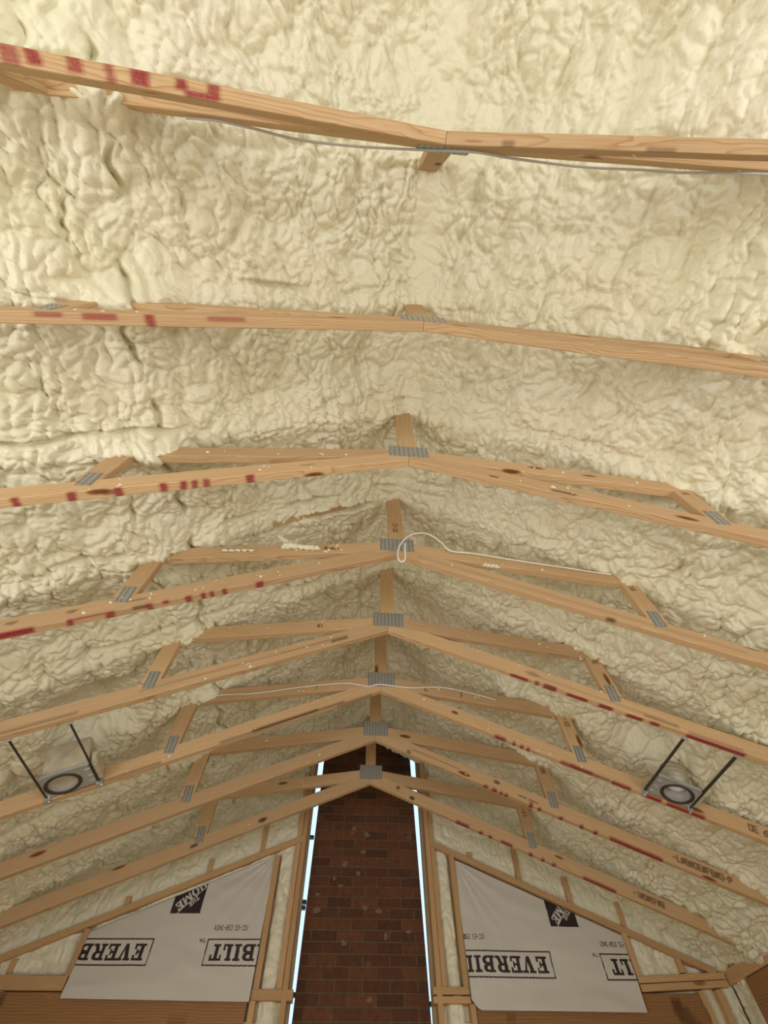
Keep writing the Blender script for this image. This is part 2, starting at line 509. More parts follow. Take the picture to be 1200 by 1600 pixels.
# ------------------------------------------------------------------ lumber
def plank(name, A, B, up, width, thick, mat, parent=None, shear0=0.0, shear1=0.0, paint=(), dark=(), stamps=(), dx=0.012, bow=0.0, edge=0.0022):
    """sawn board.  A-B: centre line of its lower face; local X along it, local Z = up (width), local Y thickness.
    paint / dark: blots (x0, x1, side, c0, c1, strength): side 'b' = lower face (c across the thickness, -1..1),
    'f' = face towards -Y (c up the width 0..1)."""
    A, B, up = Vector(A), Vector(B), Vector(up).normalized()
    ex = (B - A); L = ex.length; ex.normalize()
    ez = (up - up.dot(ex) * ex).normalized()
    ey = ez.cross(ex)
    flip = 1.0
    M = Matrix((ex, ey, ez)).transposed().to_4x4()
    M.translation = A
    if stamps: dx = 0.0035
    n = max(2, int(L / dx) + 1)
    h = thick / 2; c = edge
    ring = []
    nb, nf = (6, 8) if (paint or dark) else (2, 2)
    if stamps: nb, nf = 6, 26
    for i in range(nb + 1): ring.append((-h + c + (2 * h - 2 * c) * i / nb, 0.0))
    for i in range(nf + 1): ring.append((h, c + (width - 2 * c) * i / nf))
    for i in range(nb + 1): ring.append((h - c - (2 * h - 2 * c) * i / nb, width))
    for i in range(nf + 1): ring.append((-h, width - c - (width - 2 * c) * i / nf))
    ring = np.array(ring); m = len(ring)
    s = np.linspace(0, 1, n)
    X = s[:, None] * L + shear0 * ring[None, :, 1] * (1 - s[:, None]) + shear1 * ring[None, :, 1] * s[:, None]
    Y = np.repeat(ring[None, :, 0], n, 0).copy(); Z = np.repeat(ring[None, :, 1], n, 0).copy()
    sd = random.randint(0, 9999)
    Y += 0.0010 * perlin(X * 3.1, X * 0 + sd, sd)
    Z += 0.0012 * perlin(X * 2.3, X * 0 + sd, sd + 1) + bow * np.sin(np.pi * s)[:, None]
    V = np.stack([X, Y, Z], -1).reshape(-1, 3)
    F = []
    for i in range(n - 1):
        for k in range(m):
            F.append((i * m + k, i * m + (k + 1) % m, (i + 1) * m + (k + 1) % m, (i + 1) * m + k))
    F.append(tuple(range(m))[::-1]); F.append(tuple((n - 1) * m + k for k in range(m)))
    F = [f[::-1] for f in F]
    attrs = {}
    # which local y sign looks towards world -Y (the viewer's side of a far truss)
    sgn = -1.0 if ey.y > 0 else 1.0

    def blots(lst):
        a = np.zeros(X.shape)
        for (x0, x1, side, c0, c1, st) in lst:
            soft = min(0.012, 0.45 * (x1 - x0))
            wob = 0.004 * perlin(ring[None, :, 0] * 60 + X * 0, ring[None, :, 1] * 60 + X * 9, int(x0 * 1000))
            fx = np.clip((np.minimum(X + wob - x0, x1 - X - wob)) / soft + 0.5, 0, 1)
            if side == 'b':
                yy = Y * sgn * -1 / h            # -1 = towards viewer side edge
                on = (Z < 0.004) | ((Z < 0.012) & (np.abs(Y) > h * 0.97))
                fc = np.clip(np.minimum(yy - c0, c1 - yy) / 0.3 + 0.6, 0, 1) * on
            else:
                zz = Z / width
                on = (Y * sgn > h * 0.9)
                fc = np.clip(np.minimum(zz - c0, c1 - zz) / 0.12 + 0.6, 0, 1) * on
                if x1 - x0 < 0.1 and c0 > 0:      # knots are oval
                    el = ((X - (x0 + x1) / 2) / (0.62 * (x1 - x0))) ** 2 + ((zz - (c0 + c1) / 2) / (0.62 * (c1 - c0))) ** 2
                    fx = np.clip((1 - el) * 2.2, 0, 1); fc = on * 1.0
            a = np.maximum(a, st * fx * fc)
        return a.ravel()
    attrs['paint'] = blots(paint); attrs['dark'] = blots(dark)
    if stamps:
        dk = attrs['dark'].reshape(X.shape)
        for txt, sx0, sz0, hg in stamps:
            q = hg / 6
            U = (X - sx0) if ey.y > 0 else (sx0 - X)
            W = Z - sz0
            near = (U > -q) & (U < len(txt) * 4.4 * q) & (W > -q) & (W < 7 * q) & (Y * sgn > h * 0.9)
            ii = np.where(near)
            uu, ww = U[ii] / q, W[ii] / q
            dd = np.full(uu.shape, 9.0)
            for kk, chh in enumerate(txt):
                for (a0, b0) in STROKES.get(chh, []):
                    ax, ay, bx_, by_ = a0[0] + 4.4 * kk, a0[1], b0[0] + 4.4 * kk, b0[1]
                    ddx, ddy = bx_ - ax, by_ - ay
                    tt = np.clip(((uu - ax) * ddx + (ww - ay) * ddy) / (ddx * ddx + ddy * ddy), 0, 1)
                    dd = np.minimum(dd, np.hypot(uu - ax - tt * ddx, ww - ay - tt * ddy))
            dk[ii] = np.maximum(dk[ii], 0.85 * np.clip(1.25 - dd, 0, 1))
        attrs['dark'] = dk.ravel()
    o = link(name, V, F, mat, parent, M, attrs=attrs)
    return o


def truss_plate(name, cx, cz, wx, wz, y, parent, rot=0.0, label=None, vertical=True):
    """toothed steel connector: thin plate with rows of punched slots standing proud"""
    mb = MB()
    mb.box(-wx / 2, wx / 2, -0.0008, 0.0008, -wz / 2, wz / 2, 0.0003)
    nx, nz = max(3, int(wx / 0.014)), max(3, int(wz / 0.026))
    for i in range(nx):
        for k in range(nz):
            x = -wx / 2 + (i + 0.5) * wx / nx; z = -wz / 2 + (k + 0.5) * wz / nz
            mb.box(x - 0.0022, x + 0.0022, -0.0019, 0.0019, z - 0.0075, z + 0.0075)
    M = Matrix.Translation((cx, y, cz)) @ Matrix.Rotation(rot, 4, 'Y')
    return mb.build(name, PLATE, parent, M)


# ------------------------------------------------------------------ the setting
WX = 2.67            # inner face of the side walls
PLATE_TOP = H - 1.02
GY = 4.70            # inner face of gable framing
BACK = -3.0


def struct(name, mb, mat, label=None):
    o = mb.build(name, mat); o['kind'] = 'structure'
    return o


mb = MB(); mb.box(-2.9, 2.9, BACK - 0.2, 5.9, -0.12, 0.0); struct('floor', mb, FLOORM)


def wall_x(name, x0, x1, ya, yb, top, holes, mat):
    mb = MB(); ys = ya
    for (h0, h1, z0, z1) in holes:
        mb.box(x0, x1, ys, h0, 0, top); mb.box(x0, x1, h0, h1, 0, z0); mb.box(x0, x1, h0, h1, z1, top); ys = h1
    mb.box(x0, x1, ys, yb, 0, top)
    return struct(name, mb, mat)


wall_x('wall_left', -2.83, -2.72, BACK, 4.86, H - 0.87, [(-1.8, 1.2, 0.62, 2.08)], SHEATH)
wall_x('wall_right', 2.72, 2.83, BACK, 4.86, H - 0.87, [(-1.9, 0.5, 0.62, 2.08)], SHEATH)
# back wall with a wide patio opening and its gable
mb = MB()
mb.box(-2.83, -1.7, BACK - 0.12, BACK, 0, PLATE_TOP); mb.box(1.7, 2.83, BACK - 0.12, BACK, 0, PLATE_TOP)
mb.box(-1.7, 1.7, BACK - 0.12, BACK, 2.25, PLATE_TOP)
mb.add([(-2.83, BACK - 0.12, PLATE_TOP), (2.83, BACK - 0.12, PLATE_TOP), (0, BACK - 0.12, H + 1.05), (-2.83, BACK, PLATE_TOP), (2.83, BACK, PLATE_TOP), (0, BACK, H + 1.05)],
       [(0, 1, 2), (5, 4, 3), (0, 3, 4, 1), (1, 4, 5, 2), (2, 5, 3, 0)])
struct('wall_back', mb, SHEATH)

# gable wall sheathing with the chimney gap between its two halves
GAPL, GAPR = -0.498, 0.488
gable = bpy.data.objects.new('wall_front', None); C.objects.link(gable); gable['kind'] = 'structure'


def roof_z(ax): return H + 1.02 - 0.69 * ax


for (xa, xb) in ((-2.83, GAPL), (GAPR, 2.83)):
    mb = MB(); y0, y1 = 4.80, 4.86
    za, zb = roof_z(abs(xa)), roof_z(abs(xb))
    mb.add([(xa, y0, 0), (xb, y0, 0), (xb, y0, zb), (xa, y0, za), (xa, y1, 0), (xb, y1, 0), (xb, y1, zb), (xa, y1, za)],
           [(0, 1, 2, 3), (7, 6, 5, 4), (0, 4, 5, 1), (1, 5, 6, 2), (2, 6, 7, 3), (3, 7, 4, 0)])
    mb.build('sheathing', SHEATH, gable)
mb = MB()
for (xa, xb, zc) in ((-0.503, -0.464, -0.17), (-0.503, -0.468, -0.62), (-0.503, -0.470, -0.655), (-0.503, -0.472, -1.13), (0.476, 0.492, -1.17)):
    mb.box(xa, xb, 4.862, 4.90, H + zc - 0.012, H + zc + 0.012, 0.003)
    mb.build('shim', DARKM, gable); mb = MB()
# roof deck above the foam
mb = MB()
for sgn in (-1, 1):
    a = [(0, BACK - 0.15, H + 1.02), (sgn * 2.95, BACK - 0.15, roof_z(2.95)), (sgn * 2.95, 4.90, roof_z(2.95)), (0, 4.90, H + 1.02)]
    b = [(x, y, z + 0.02) for x, y, z in a]
    mb.add(a + b, [(0, 1, 2, 3), (7, 6, 5, 4), (0, 4, 5, 1), (1, 5, 6, 2), (2, 6, 7, 3), (3, 7, 4, 0)])
# deck strip lapping over the chimney head so no sky shows past its top
struct('ceiling_deck', mb, ROOFM)

# ---- sprayed foam under the roof: one continuous sheet, eave to eave
def foam_ceiling():
    ctl_x = np.array([0.0, 0.12, 0.30, 0.75, 1.25, 1.90, 2.30, 2.62, 2.90])
    ctl_l = np.array([0.66, 0.625, 0.53, 0.245, -0.115, -0.50, -0.765, -1.02, -1.19])
    ctl_r = np.array([0.66, 0.625, 0.53, 0.245, -0.11, -0.53, -0.79, -1.03, -1.20])
    ds = 0.006
    xs = np.linspace(-2.72, 2.72, 4001)
    zz = np.where(xs < 0, np.interp(-xs, ctl_x, ctl_l), np.interp(xs, ctl_x, ctl_r))
    ker = np.hanning(221); ker /= ker.sum()
    zz = np.convolve(np.pad(zz, 110, mode='edge'), ker, 'valid')
    arc = np.concatenate([[0], np.cumsum(np.hypot(np.diff(xs), np.diff(zz)))])
    n = int(arc[-1] / ds)
    sa = np.linspace(0, arc[-1], n)
    bx, bz = np.interp(sa, arc, xs), np.interp(sa, arc, zz)
    mid = np.interp(0, xs, arc)
    tx, tz = np.gradient(bx), np.gradient(bz)
    l = np.hypot(tx, tz); nx, nz = tz / l, -tx / l           # points down, into the room
    Yg = np.concatenate([np.arange(BACK, -2.0, 0.03), np.arange(-2.0, -0.75, 0.009), np.arange(-0.75, 4.74, 0.006)])
    s = sa - mid
    A, B = np.meshgrid(s, Yg, indexing='ij')
    X0 = bx[:, None] + 0 * B
    left = foam_relief(A, B, 100, 0.22, 1.0)
    right = foam_relief(A, B, 300, 0.19, 1.0, 1.0) - 0.022
    k = np.clip(A / 0.10 + 0.5, 0, 1)
    h = left * (1 - k) + right * k
    h *= 1 - 0.45 * np.exp(-((A - 0.05) / 0.07) ** 2)
    # bays: chords sit in a low rib of foam with a lap crack beside it
    ph = (B / S + 0.5) % 1.0 - 0.5
    bayw = 0.035 * perlin(A * 1.1, B * 0 + np.floor(B / S + 0.5), 51)
    rib = np.exp(-((ph * S + 0.01 + bayw * 0.5) / 0.055) ** 2)
    cav = np.cos(ph * 2 * np.pi)
    ridge_f = np.exp(-(A / 0.9) ** 2)
    h += 0.022 * rib * np.where(A < 0, 1.0, 0.55) + 0.022 * rib * np.exp(-((A + 1.42) / .2) ** 2) * np.clip(1.6 - B, 0, 1)
    h += 0.018 * cav * (0.4 + ridge_f) - 0.045
    crk = np.exp(-((ph * S + 0.095 + bayw + 0.02 * perlin(A * 6, B * 2, 77)) / 0.010) ** 2)
    gate = np.clip(perlin(A * 2.6, np.floor(B / S + 0.7) * 3.3, 78) * 3.0 + 0.15, 0, 1) * np.where(A < 0, 1.0, 0.35)
    h -= 0.05 * crk * gate
    # vertical seam cracks down the slope on the left side
    crk2 = np.exp(-((((A + 1.35 + 0.06 * perlin(B * 2.2, B * 0 + .3, 90) + 0.035 * perlin(B * 12, B * 0 + .7, 91))) / 0.011) ** 2))
    h -= 0.055 * crk2 * np.clip(perlin(B * 4.0, B * 0 + 2.2, 92) * 3 + 0.4, 0, 1)
    crk3 = np.exp(-(((A + 1.52 + 0.09 * perlin(B * 3, B * 0 + 5.3, 93) + 0.025 * perlin(B * 13, B * 0 + 1.3, 95)) / 0.010) ** 2))
    h -= 0.030 * crk3 * np.clip(perlin(B * 4.3, B * 0 + 7.2, 94) * 3 - 0.3, 0, 1)
    # foam hanging over the outer ends of some long webs
    for tn, tx_, amp_ in ((2, -1.20, .07), (5, -1.17, .06), (1, -1.15, .05), (5, 0.98, .06), (7, 0.92, .05), (0, -1.14, .12), (4, -1.22, .03)):
        xa = np.interp(tx_, xs, arc) - mid
        h += amp_ * np.exp(-((A - xa) / 0.10) ** 2 - ((B - tn * S) / 0.075) ** 2)
    # slot in the foam where a strip of the fourth truss's top chord shows
    gx = 1 / (1 + np.exp(-(X0 + 0.56) / 0.03)) * 1 / (1 + np.exp((X0 + 0.19) / 0.02))
    h -= 0.085 * gx * np.exp(-((B - 3 * S + 0.004 + 0.012 * perlin(A * 9, A * 0 + .4, 61)) / 0.022) ** 4)
    # pockets left clear for the two light housings
    for cx in (-1.70, 1.68):
        xa = np.interp(cx, xs, arc) - mid
        h -= 0.13 * np.exp(-(((A - xa) / 0.21) ** 4 + ((B - 2.84) / 0.19) ** 4))
    X = bx[:, None] + nx[:, None] * h
    Z = H + bz[:, None] + nz[:, None] * h
    P = np.stack([X, B, Z], -1)
    o = grid_mesh('ceiling', P, FOAM)
    o['kind'] = 'structure'
    return o


foam_ceiling()


# ------------------------------------------------------------------ trusses
# measured: peak underside, left and right slopes of each truss
SL = [(-.018, .378, .349), (.005, .36, .334), (-.04, .381, .377), (.005, .414, .401), (.010, .422, .392), (.012, .425, .400), (.011, .417, .391), (-.011, .398, .385)]
PAINT = {
    (0, -1): [(1.124, 1.16, -1, 1, .75), (1.081, 1.112, -1, .6, .95), (.997, 1.03, -1, .6, .85), (.929, .95, -1, 1, .75), (.851, .894, -1, .7, .95), (.765, .792, -.9, .3, 1), (.690, .775, .2, .9, .95), (.683, .715, -1, .8, .9)],
    (1, -1): [(1.206, 1.278, -1, -.2, .7), (1.061, 1.156, -1, .1, .75), (.955, .983, -1, 1, .9), (.674, .797, -1, -.1, .6)],
    (2, -1): [(1.443, 1.468, -1, 1, .95), (1.281, 1.31, -1, 1, .95), (1.137, 1.167, -1, 1, .95), (.992, 1.017, -1, 1, .95), (.923, .948, -1, 1, .95), (.885, .907, -1, 1, .9), (.843, .867, -1, 1, .9), (.676, .708, -1, 1, .95)],
    (3, -1): [(1.56, 1.70, -1, .6, 1), (1.433, 1.454, -1, 1, .95), (1.287, 1.433, -1, -.6, .8), (1.287, 1.321, -1, 1, .9), (1.144, 1.168, -1, 1, .9), (1.081, 1.106, -1, 0, .9), (.992, 1.018, -1, 1, .95), (.934, .953, -1, 1, .95), (.899, .918, -1, 1, .95), (.845, .864, -1, 1, .95), (.683, .718, -1, 1, .95)],
    (4, 1): [(.724, .821, -.6, .6, 1), (.855, .879, -1, 1, .85), (.906, .966, -1, 1, .8), (1.022, 1.129, -.6, .7, 1), (1.184, 1.253, -.8, .8, 1), (1.317, 1.399, -.6, .8, 1), (1.429, 1.474, -.8, .6, 1), (1.596, 1.854, -.6, .8, 1)],
    (5, 1): [(.754, .824, -1, .6, .95), (.863, .882, -1, 1, .9), (.909, .932, -1, 1, .9), (.948, .967, -1, 1, .9), (1.145, 1.324, -1, .3, .85), (1.428, 1.53, -1, .5, .95), (1.59, 1.69, -1, .5, 1), (1.712, 1.901, -1, .4, 1)],
    (6, 1): [(.799, .83, -1, .5, 1), (.856, .891, -1, .6, 1), (.909, .93, -1, .6, 1), (.943, .965, -1, .6, 1), (1.105, 1.13, -1, 1, 1), (1.163, 1.183, -1, 1, 1), (1.298, 1.322, -1, 1, 1), (1.425, 1.449, -1, 1, 1), (1.511, 1.535, -1, 1, 1), (1.607, 1.914, -1, .4, 1)],
    (7, 1): [(.699, .797, -1, .6, 1), (.875, .904, -1, 1, 1), (.947, .971, -1, 1, 1), (1.037, 1.121, -1, .4, 1), (1.24, 1.268, -1, 1, 1), (1.326, 1.349, -1, 1, 1), (1.402, 1.429, -1, 1, 1), (1.611, 1.829, -1, .4, 1)],
}
FPAINT = {(5, 1): [(1.75, 1.90, 'f', 0, .10, .8)], (4, 1): [(1.6, 1.84, 'f', 0, .12, .8)], (6, 1): [(1.6, 1.9, 'f', 0, .12, .9), (1.105, 1.13, 'f', 0, .2, .9), (.856, .89, 'f', 0, .12, .9)],
          (7, 1): [(.70, .80, 'f', 0, .12, .9), (1.04, 1.12, 'f', 0, .1, .9), (1.62, 1.82, 'f', 0, .1, .9)]}
DARK = {
    (5, -1): [(.06, .30, 'b', -1, 1, .35), (.25, .56, 'f', 0, .13, .95), (.42, .82, 'f', 0, .22, 1), (.6, 1.0, 'f', 0, .12, .9), (1.30, 1.75, 'f', 0, .12, .9)],
    (4, -1): [(.24, .34, 'f', .25, .5, .75), (.34, .62, 'f', .45, .54, .5), (.60, 1.3, 'f', .5, .56, .55), (1.55, 1.86, 'f', .12, .26, .6)],
    (6, 1): [(1.03, 1.16, 'f', .30, .38, .85), (.86, .90, 'f', .50, .8, .8), (.24, .27, 'f', 0, .3, .7), (.27, .62, 'f', .46, .50, .7)],
    (5, 1): [(1.20, 1.42, 'b', -1, 0, .6), (.47, .51, 'f', .45, .68, .9)],
    (7, -1): [(.80, .86, 'f', .25, .55, .95), (1.27, 1.32, 'f', .3, .55, .9)],
    (7, 1): [(.32, .36, 'f', .15, .45, .95), (.20, .23, 'f', .5, .8, .8)],
    (4, 1): [(1.40, 1.56, 'f', .15, .35, .55), (.83, 1.5, 'f', .36, .42, .35), (.90, .97, 'b', -1, 1, .6), (.80, .88, 'f', .35, .62, .5)],
    (3, 1): [(1.03, 1.07, 'b', -1, .3, .8), (.1, 1.6, 'f', .38, .55, .22)],
    (2, 1): [(.36, .40, 'f', .1, .35, .7), (.62, .72, 'f', .05, .3, .75)],
    (2, -1): [(1.16, 1.20, 'b', -.5, .4, .6), (.42, .48, 'f', .4, .6, .5)],
    (0, 1): [(.18, .22, 'b', .1, 1, .55), (.60, .68, 'b', .4, 1, .55)],
    (3, -1): [(1.16, 1.22, 'b', -1, 0, .7), (1.42, 1.46, 'f', .5, .72, .7), (1.62, 1.66, 'f', .5, .7, .7), (1.17, 1.23, 'f', .4, .6, .6)],
}
ORD = ['pine scissor truss nearest the camera overhead, grey cable along it and blurred red paint bands',
       'pine scissor truss second from the camera, faint red paint washed along its left chord',
       'pine scissor truss third from the camera, narrow red paint bars on its left chord',
       'pine scissor truss fourth from the camera, white cable looped over its peak plate',
       'pine scissor truss fifth from the camera, red paint streaks only on its right chord',
       'pine scissor truss third from the chimney, dark bark strip and white wire across its peak',
       'pine scissor truss second from the chimney, dark sap cracks and red dots on right chord',
       'pine scissor truss closest to the chimney, crossing just in front of the bricks']


def knotfix(side, lst, slope):
    k = 1.0 / math.cos(math.atan(slope))
    return [(a * k, b * k, *r) for a, b, *r in lst]


KING_ST = {3: [('21-2E', .22, .03, .026)]}
WEB_ST = {2: [('2-1#1E', .30, .030, .026)], 3: [('1 #16', .30, .030, .028)], 4: [('1L1E', .28, .030, .030)], 5: [('-12', .24, .03, .030)], 6: [('E1-28', .28, .03, .030)], 7: [('-21', .22, .03, .03)]}
CHORD_ST = {5: [('0E 6P0', 2.28, .03, .034)], 6: [('-L#8#0E#F8#0-P', 2.12, .03, .034)], 7: [('-1#0#EF#8', 2.08, .03, .032)]}
LONGL_ST = {3: [('#', .36, .035, .03), ('1##1', .34, .035, .022)], 4: [('#1', .40, .03, .024)], 5: [('1', .42, .03, .03)]}
LONGR_ST = {5: [('L', .27, .03, .034), ('1', .52, .03, .034)]}

for n in range(8):
    z0, ml, mr = SL[n]
    y = n * S
    t = empty('roof_truss', (0, y, H), ORD[n], 'truss', 'scissor trusses under the foamed roof')
    for sd, mslope in ((-1, ml), (1, mr)):
        a = math.atan(mslope); xe = 2.66
        A = (0.0008 * sd, y, H + z0); B = (sd * xe, y, H + z0 - mslope * xe)
        up = (sd * math.sin(a), 0, math.cos(a))
        pts = [(x0, x1, 'b', c0, c1, st) for x0, x1, c0, c1, st in PAINT.get((n, sd), [])] + FPAINT.get((n, sd), [])
        plank('bottom_chord', A, B, up, 0.089, T, WOOD, t, shear0=-mslope, paint=knotfix(sd, pts, mslope) or [(9, 9.1, 'b', 0, 1, 0)],
              dark=knotfix(sd, DARK.get((n, sd), []), mslope), dx=0.008, stamps=CHORD_ST.get(n, []) if sd > 0 else [])
        # long web from the peak plate out to the buried top chord
        wa = 0.145
        p0 = Vector((sd * 0.046, y, H + z0 + 0.024)); L = 1.40
        d = Vector((sd * math.cos(wa), 0, -math.sin(wa)))
        plank('long_web', p0, p0 + d * L, (sd * math.sin(wa), 0, math.cos(wa)), 0.089, T, WOOD, t, shear0=-math.tan(wa), shear1=0.3, stamps=(LONGL_ST if sd < 0 else LONGR_ST).get(n, []))
        # short web from mid chord up into the foam
        zc = H + z0 - mslope * 1.285 + 0.089 / math.cos(a) - 0.002
        m2 = (sd * 1.2455, y, zc + 0.018)
        plank('short_web', m2, (sd * 1.225, y, H + 0.03), (sd, 0, 0.02), 0.089, T, WOOD, t, shear0=-mslope, stamps=WEB_ST.get(n, []) if sd > 0 else [])
        for face in (-1, 1):
            truss_plate('web_plate', sd * 1.287, zc + 0.012, 0.058, 0.108, y + face * (T / 2 + 0.001), t, rot=sd * 0.04)
    if n == 3:
        plank('top_chord', (-0.05, y, H + 0.705), (-0.75, y, H + 0.250), (-0.545, 0, 0.84), 0.089, T, WOOD, t)
    kb = H + z0 + 0.094
    plank('king_post', (-0.0445, y, kb), (-0.0445, y, H + 0.92), (1, 0, 0), 0.089, T, WOOD, t, stamps=KING_ST.get(n, []))
    for face in (-1, 1):
        truss_plate('peak_plate', 0.003, H + z0 + 0.092, 0.195, 0.118, y + face * (T / 2 + 0.001), t)
# ------------------------------------------------------------------ chimney
ch = empty('brick_chimney', (0, 4.92, 0), 'dark red brick chimney rising behind the gap in the gable wall', 'chimney')
mb = MB(); zt_, zb_ = H + 1.7, H - 2.4
xs_ = [(-0.432, 0.421), (-0.497, 0.515)]
mb.add([(x, y_, z) for (x0, x1), z in zip(xs_, (zt_, zb_)) for y_ in (4.92, 5.6) for x in (x0, x1)], [(0, 1, 5, 4), (3, 2, 6, 7), (2, 0, 4, 6), (1, 3, 7, 5), (0, 2, 3, 1), (4, 5, 7, 6)])
mb.box(-0.497, 0.515, 4.92, 5.6, 0.0, zb_); mb.build('brick_stack', BRICK, ch, Matrix.Identity(4))
for k in range(16):
    mb = MB()
    x = random.uniform(-0.40, 0.40); z = H - random.uniform(0.05, 1.2); sx = random.uniform(0.012, 0.03); sz = random.uniform(0.01, 0.028)
    pts = [(x + sx * math.cos(a) * random.uniform(.6, 1.2), z + sz * math.sin(a) * random.uniform(.6, 1.2)) for a in [i * math.pi / 5 for i in range(10)]]
    v = [(px, 4.9170, pz) for px, pz in pts] + [(px, 4.921, pz) for px, pz in pts]
    mb.add(v, [tuple(range(10))] + [(i, i + 10, (i + 1) % 10 + 10, (i + 1) % 10) for i in range(10)])
    mb.build('mortar_stain', MORTAR, ch, Matrix.Identity(4))

# ------------------------------------------------------------------ gable wall framing
D = 0.089


def member(name, A, B, up, width, mat, label, cat, group=None, thick=D, yoff=0.0, dark=()):
    """board in the gable wall plane; A-B lower/left edge line, front face on GY"""
    o = plank(name, (A[0], GY + D / 2 + yoff, H + A[1]), (B[0], GY + D / 2 + yoff, H + B[1]), (up[0], 0, up[1]), width, thick, mat, None, dark=dark)
    return tag(o, label, cat, group)


GRP = 'framing members of the gable wall'
member('rake_plate', (-0.531, -0.262), (-2.56, -1.045), (0.36, 0.93), 0.042, STUD, 'sloping pine plate over the left house wrap window', 'wall plate', GRP)
member('rake_plate', (0.520, -0.268), (2.60, -1.052), (-0.36, 0.93), 0.042, STUD, 'sloping pine plate over the right house wrap window', 'wall plate', GRP)
BOT = -1.6
member('jamb_stud', (-0.556, BOT), (-0.556, 0.42), (1, 0), 0.038, STUD, 'pine stud closest to the left side of the brick chimney, beside the light gap', 'stud', GRP)
member('jamb_stud', (0.509, BOT), (0.509, 0.42), (1, 0), 0.038, STUD, 'pine stud closest to the right side of the brick chimney, beside the light gap', 'stud', GRP)
# doubled outer leaf of each jamb
member('jamb_stud', (-0.596, -1.135), (-0.596, 0.30), (1, 0), 0.037, STUD, 'pine stud doubled up on the outer face of the left chimney jamb', 'stud', GRP, yoff=0.012)
member('jamb_stud', (0.549, -1.118), (0.549, 0.34), (1, 0), 0.037, STUD, 'pine stud doubled up on the outer face of the right chimney jamb', 'stud', GRP, yoff=0.012)
member('window_stud', (-0.757, -1.135), (-0.757, -0.372), (1, 0), 0.042, STUD, 'pine stud along the chimney side of the left house wrap', 'stud', GRP)
member('window_stud', (0.702, -1.118), (0.702, -0.345), (1, 0), 0.042, STUD, 'pine stud along the chimney side of the right house wrap', 'stud', GRP)
member('window_stud', (-2.030, -1.083), (-2.030, -0.842), (1, 0), 0.040, STUD, 'short pine stud along the outer side of the left house wrap', 'stud', GRP)
member('window_stud', (1.985, -1.055), (1.985, -0.822), (1, 0), 0.040, STUD, 'short pine stud along the outer side of the right house wrap', 'stud', GRP)
member('cripple_stud', (-2.425, -1.07), (-2.425, -0.998), (1, 0), 0.036, STUD, 'tiny pine stud in the far lower corner of the left foam triangle', 'stud', GRP, yoff=.006)
member('cripple_stud', (2.335, -1.035), (2.335, -0.955), (1, 0), 0.036, STUD, 'tiny pine stud in the far lower corner of the right foam triangle', 'stud', GRP, yoff=.006)
# verticals of the gable truss above the plates, half sunk in foam
for x, zb, zt, lb in ((-0.892, -0.360, -0.10, 'upright gable stud in the foam left of chimney, tallest above the left plate'),
                      (-1.282, -0.512, -0.40, 'stub of upright stud in foam above the black logo on left wrap'),
                      (-1.83, -0.725, -0.65, 'stub of upright stud in foam above the outer end of the left wrap'),
                      (0.868, -0.368, -0.31, 'wedge of upright stud in foam above inner corner of the right wrap'),
                      (1.258, -0.520, -0.27, 'upright gable stud in foam above the middle of the right wrap'),
                      (1.640, -0.666, -0.47, 'leaning upright stud in foam above the logo on right wrap'),
                      (2.020, -0.812, -0.63, 'rounded upright stud in foam above outer top corner of the right wrap')):
    member('gable_stud', (x, zb), (x, zt), (1, 0), 0.038, STUD, lb, 'stud', GRP, yoff=0.018)
# blocking and sills
member('blocking', (-0.760, -1.188), (-0.480, -1.188), (0, 1), 0.053, STUD, 'pine block between left chimney jamb and the left house wrap', 'blocking', GRP, thick=D)
member('blocking', (0.482, -1.155), (0.742, -1.155), (0, 1), 0.038, STUD, 'upper of two pine blocks right of the chimney gap', 'blocking', GRP)
member('blocking', (0.482, -1.196), (0.742, -1.196), (0, 1), 0.034, STUD, 'lower of two pine blocks right of the chimney gap', 'blocking', GRP)
member('sill_plate', (-2.64, -1.150), (-2.004, -1.150), (0, 1), 0.070, STUD, 'pale pine plate running left from the left house wrap', 'wall plate', GRP)
member('sill_plate', (1.985, -1.092), (2.655, -1.066), (0, 1), 0.036, STUD, 'upper of two pine plates running right from the right house wrap', 'wall plate', GRP)
member('sill_plate', (1.985, -1.134), (2.655, -1.106), (0, 1), 0.037, STUD, 'lower of two pine plates running right from the right house wrap', 'wall plate', GRP)
# headers
member('window_header', (-2.65, -1.46), (-0.78, -1.46), (0, 1), 0.305, HEADER, 'brown timber header under the left house wrap', 'header', GRP, thick=0.07, yoff=0.006,
       dark=[(.18, .30, 'f', .55, .98, .65), (.95, 1.05, 'f', .35, .5, .5), (1.38, 1.5, 'f', .3, .6, .5)])
member('window_header', (0.775, -1.46), (2.40, -1.46), (0, 1), 0.322, HEADER, 'brown timber header under the right house wrap', 'header', GRP, thick=0.07, yoff=0.006,
       dark=[(1.40, 1.475, 'f', .60, .95, .75), (1.43, 1.52, 'f', .45, .80, .6), (1.5, 1.57, 'f', .40, .62, .55), (.2, .26, 'f', .55, .68, .5)])
member('trimmer_stud', (-0.76, BOT), (-0.76, -1.19), (1, 0), 0.038, STUD, 'pine stud ending under the block at the right end of the left header', 'stud', GRP)
member('trimmer_stud', (0.732, BOT), (0.732, -1.198), (1, 0), 0.038, STUD, 'pine stud under the two blocks at the left end of the right header', 'stud', GRP)
member('trimmer_stud', (2.405, BOT), (2.405, -1.128), (1, 0), 0.040, STUD, 'pine stud at the outer end of the right header', 'stud', GRP)
member('corner_stud', (2.545, BOT), (2.545, -1.118), (1, 0), 0.045, STUD, 'pine stud in the corner between right header and the right wall', 'stud', GRP, yoff=0.01)

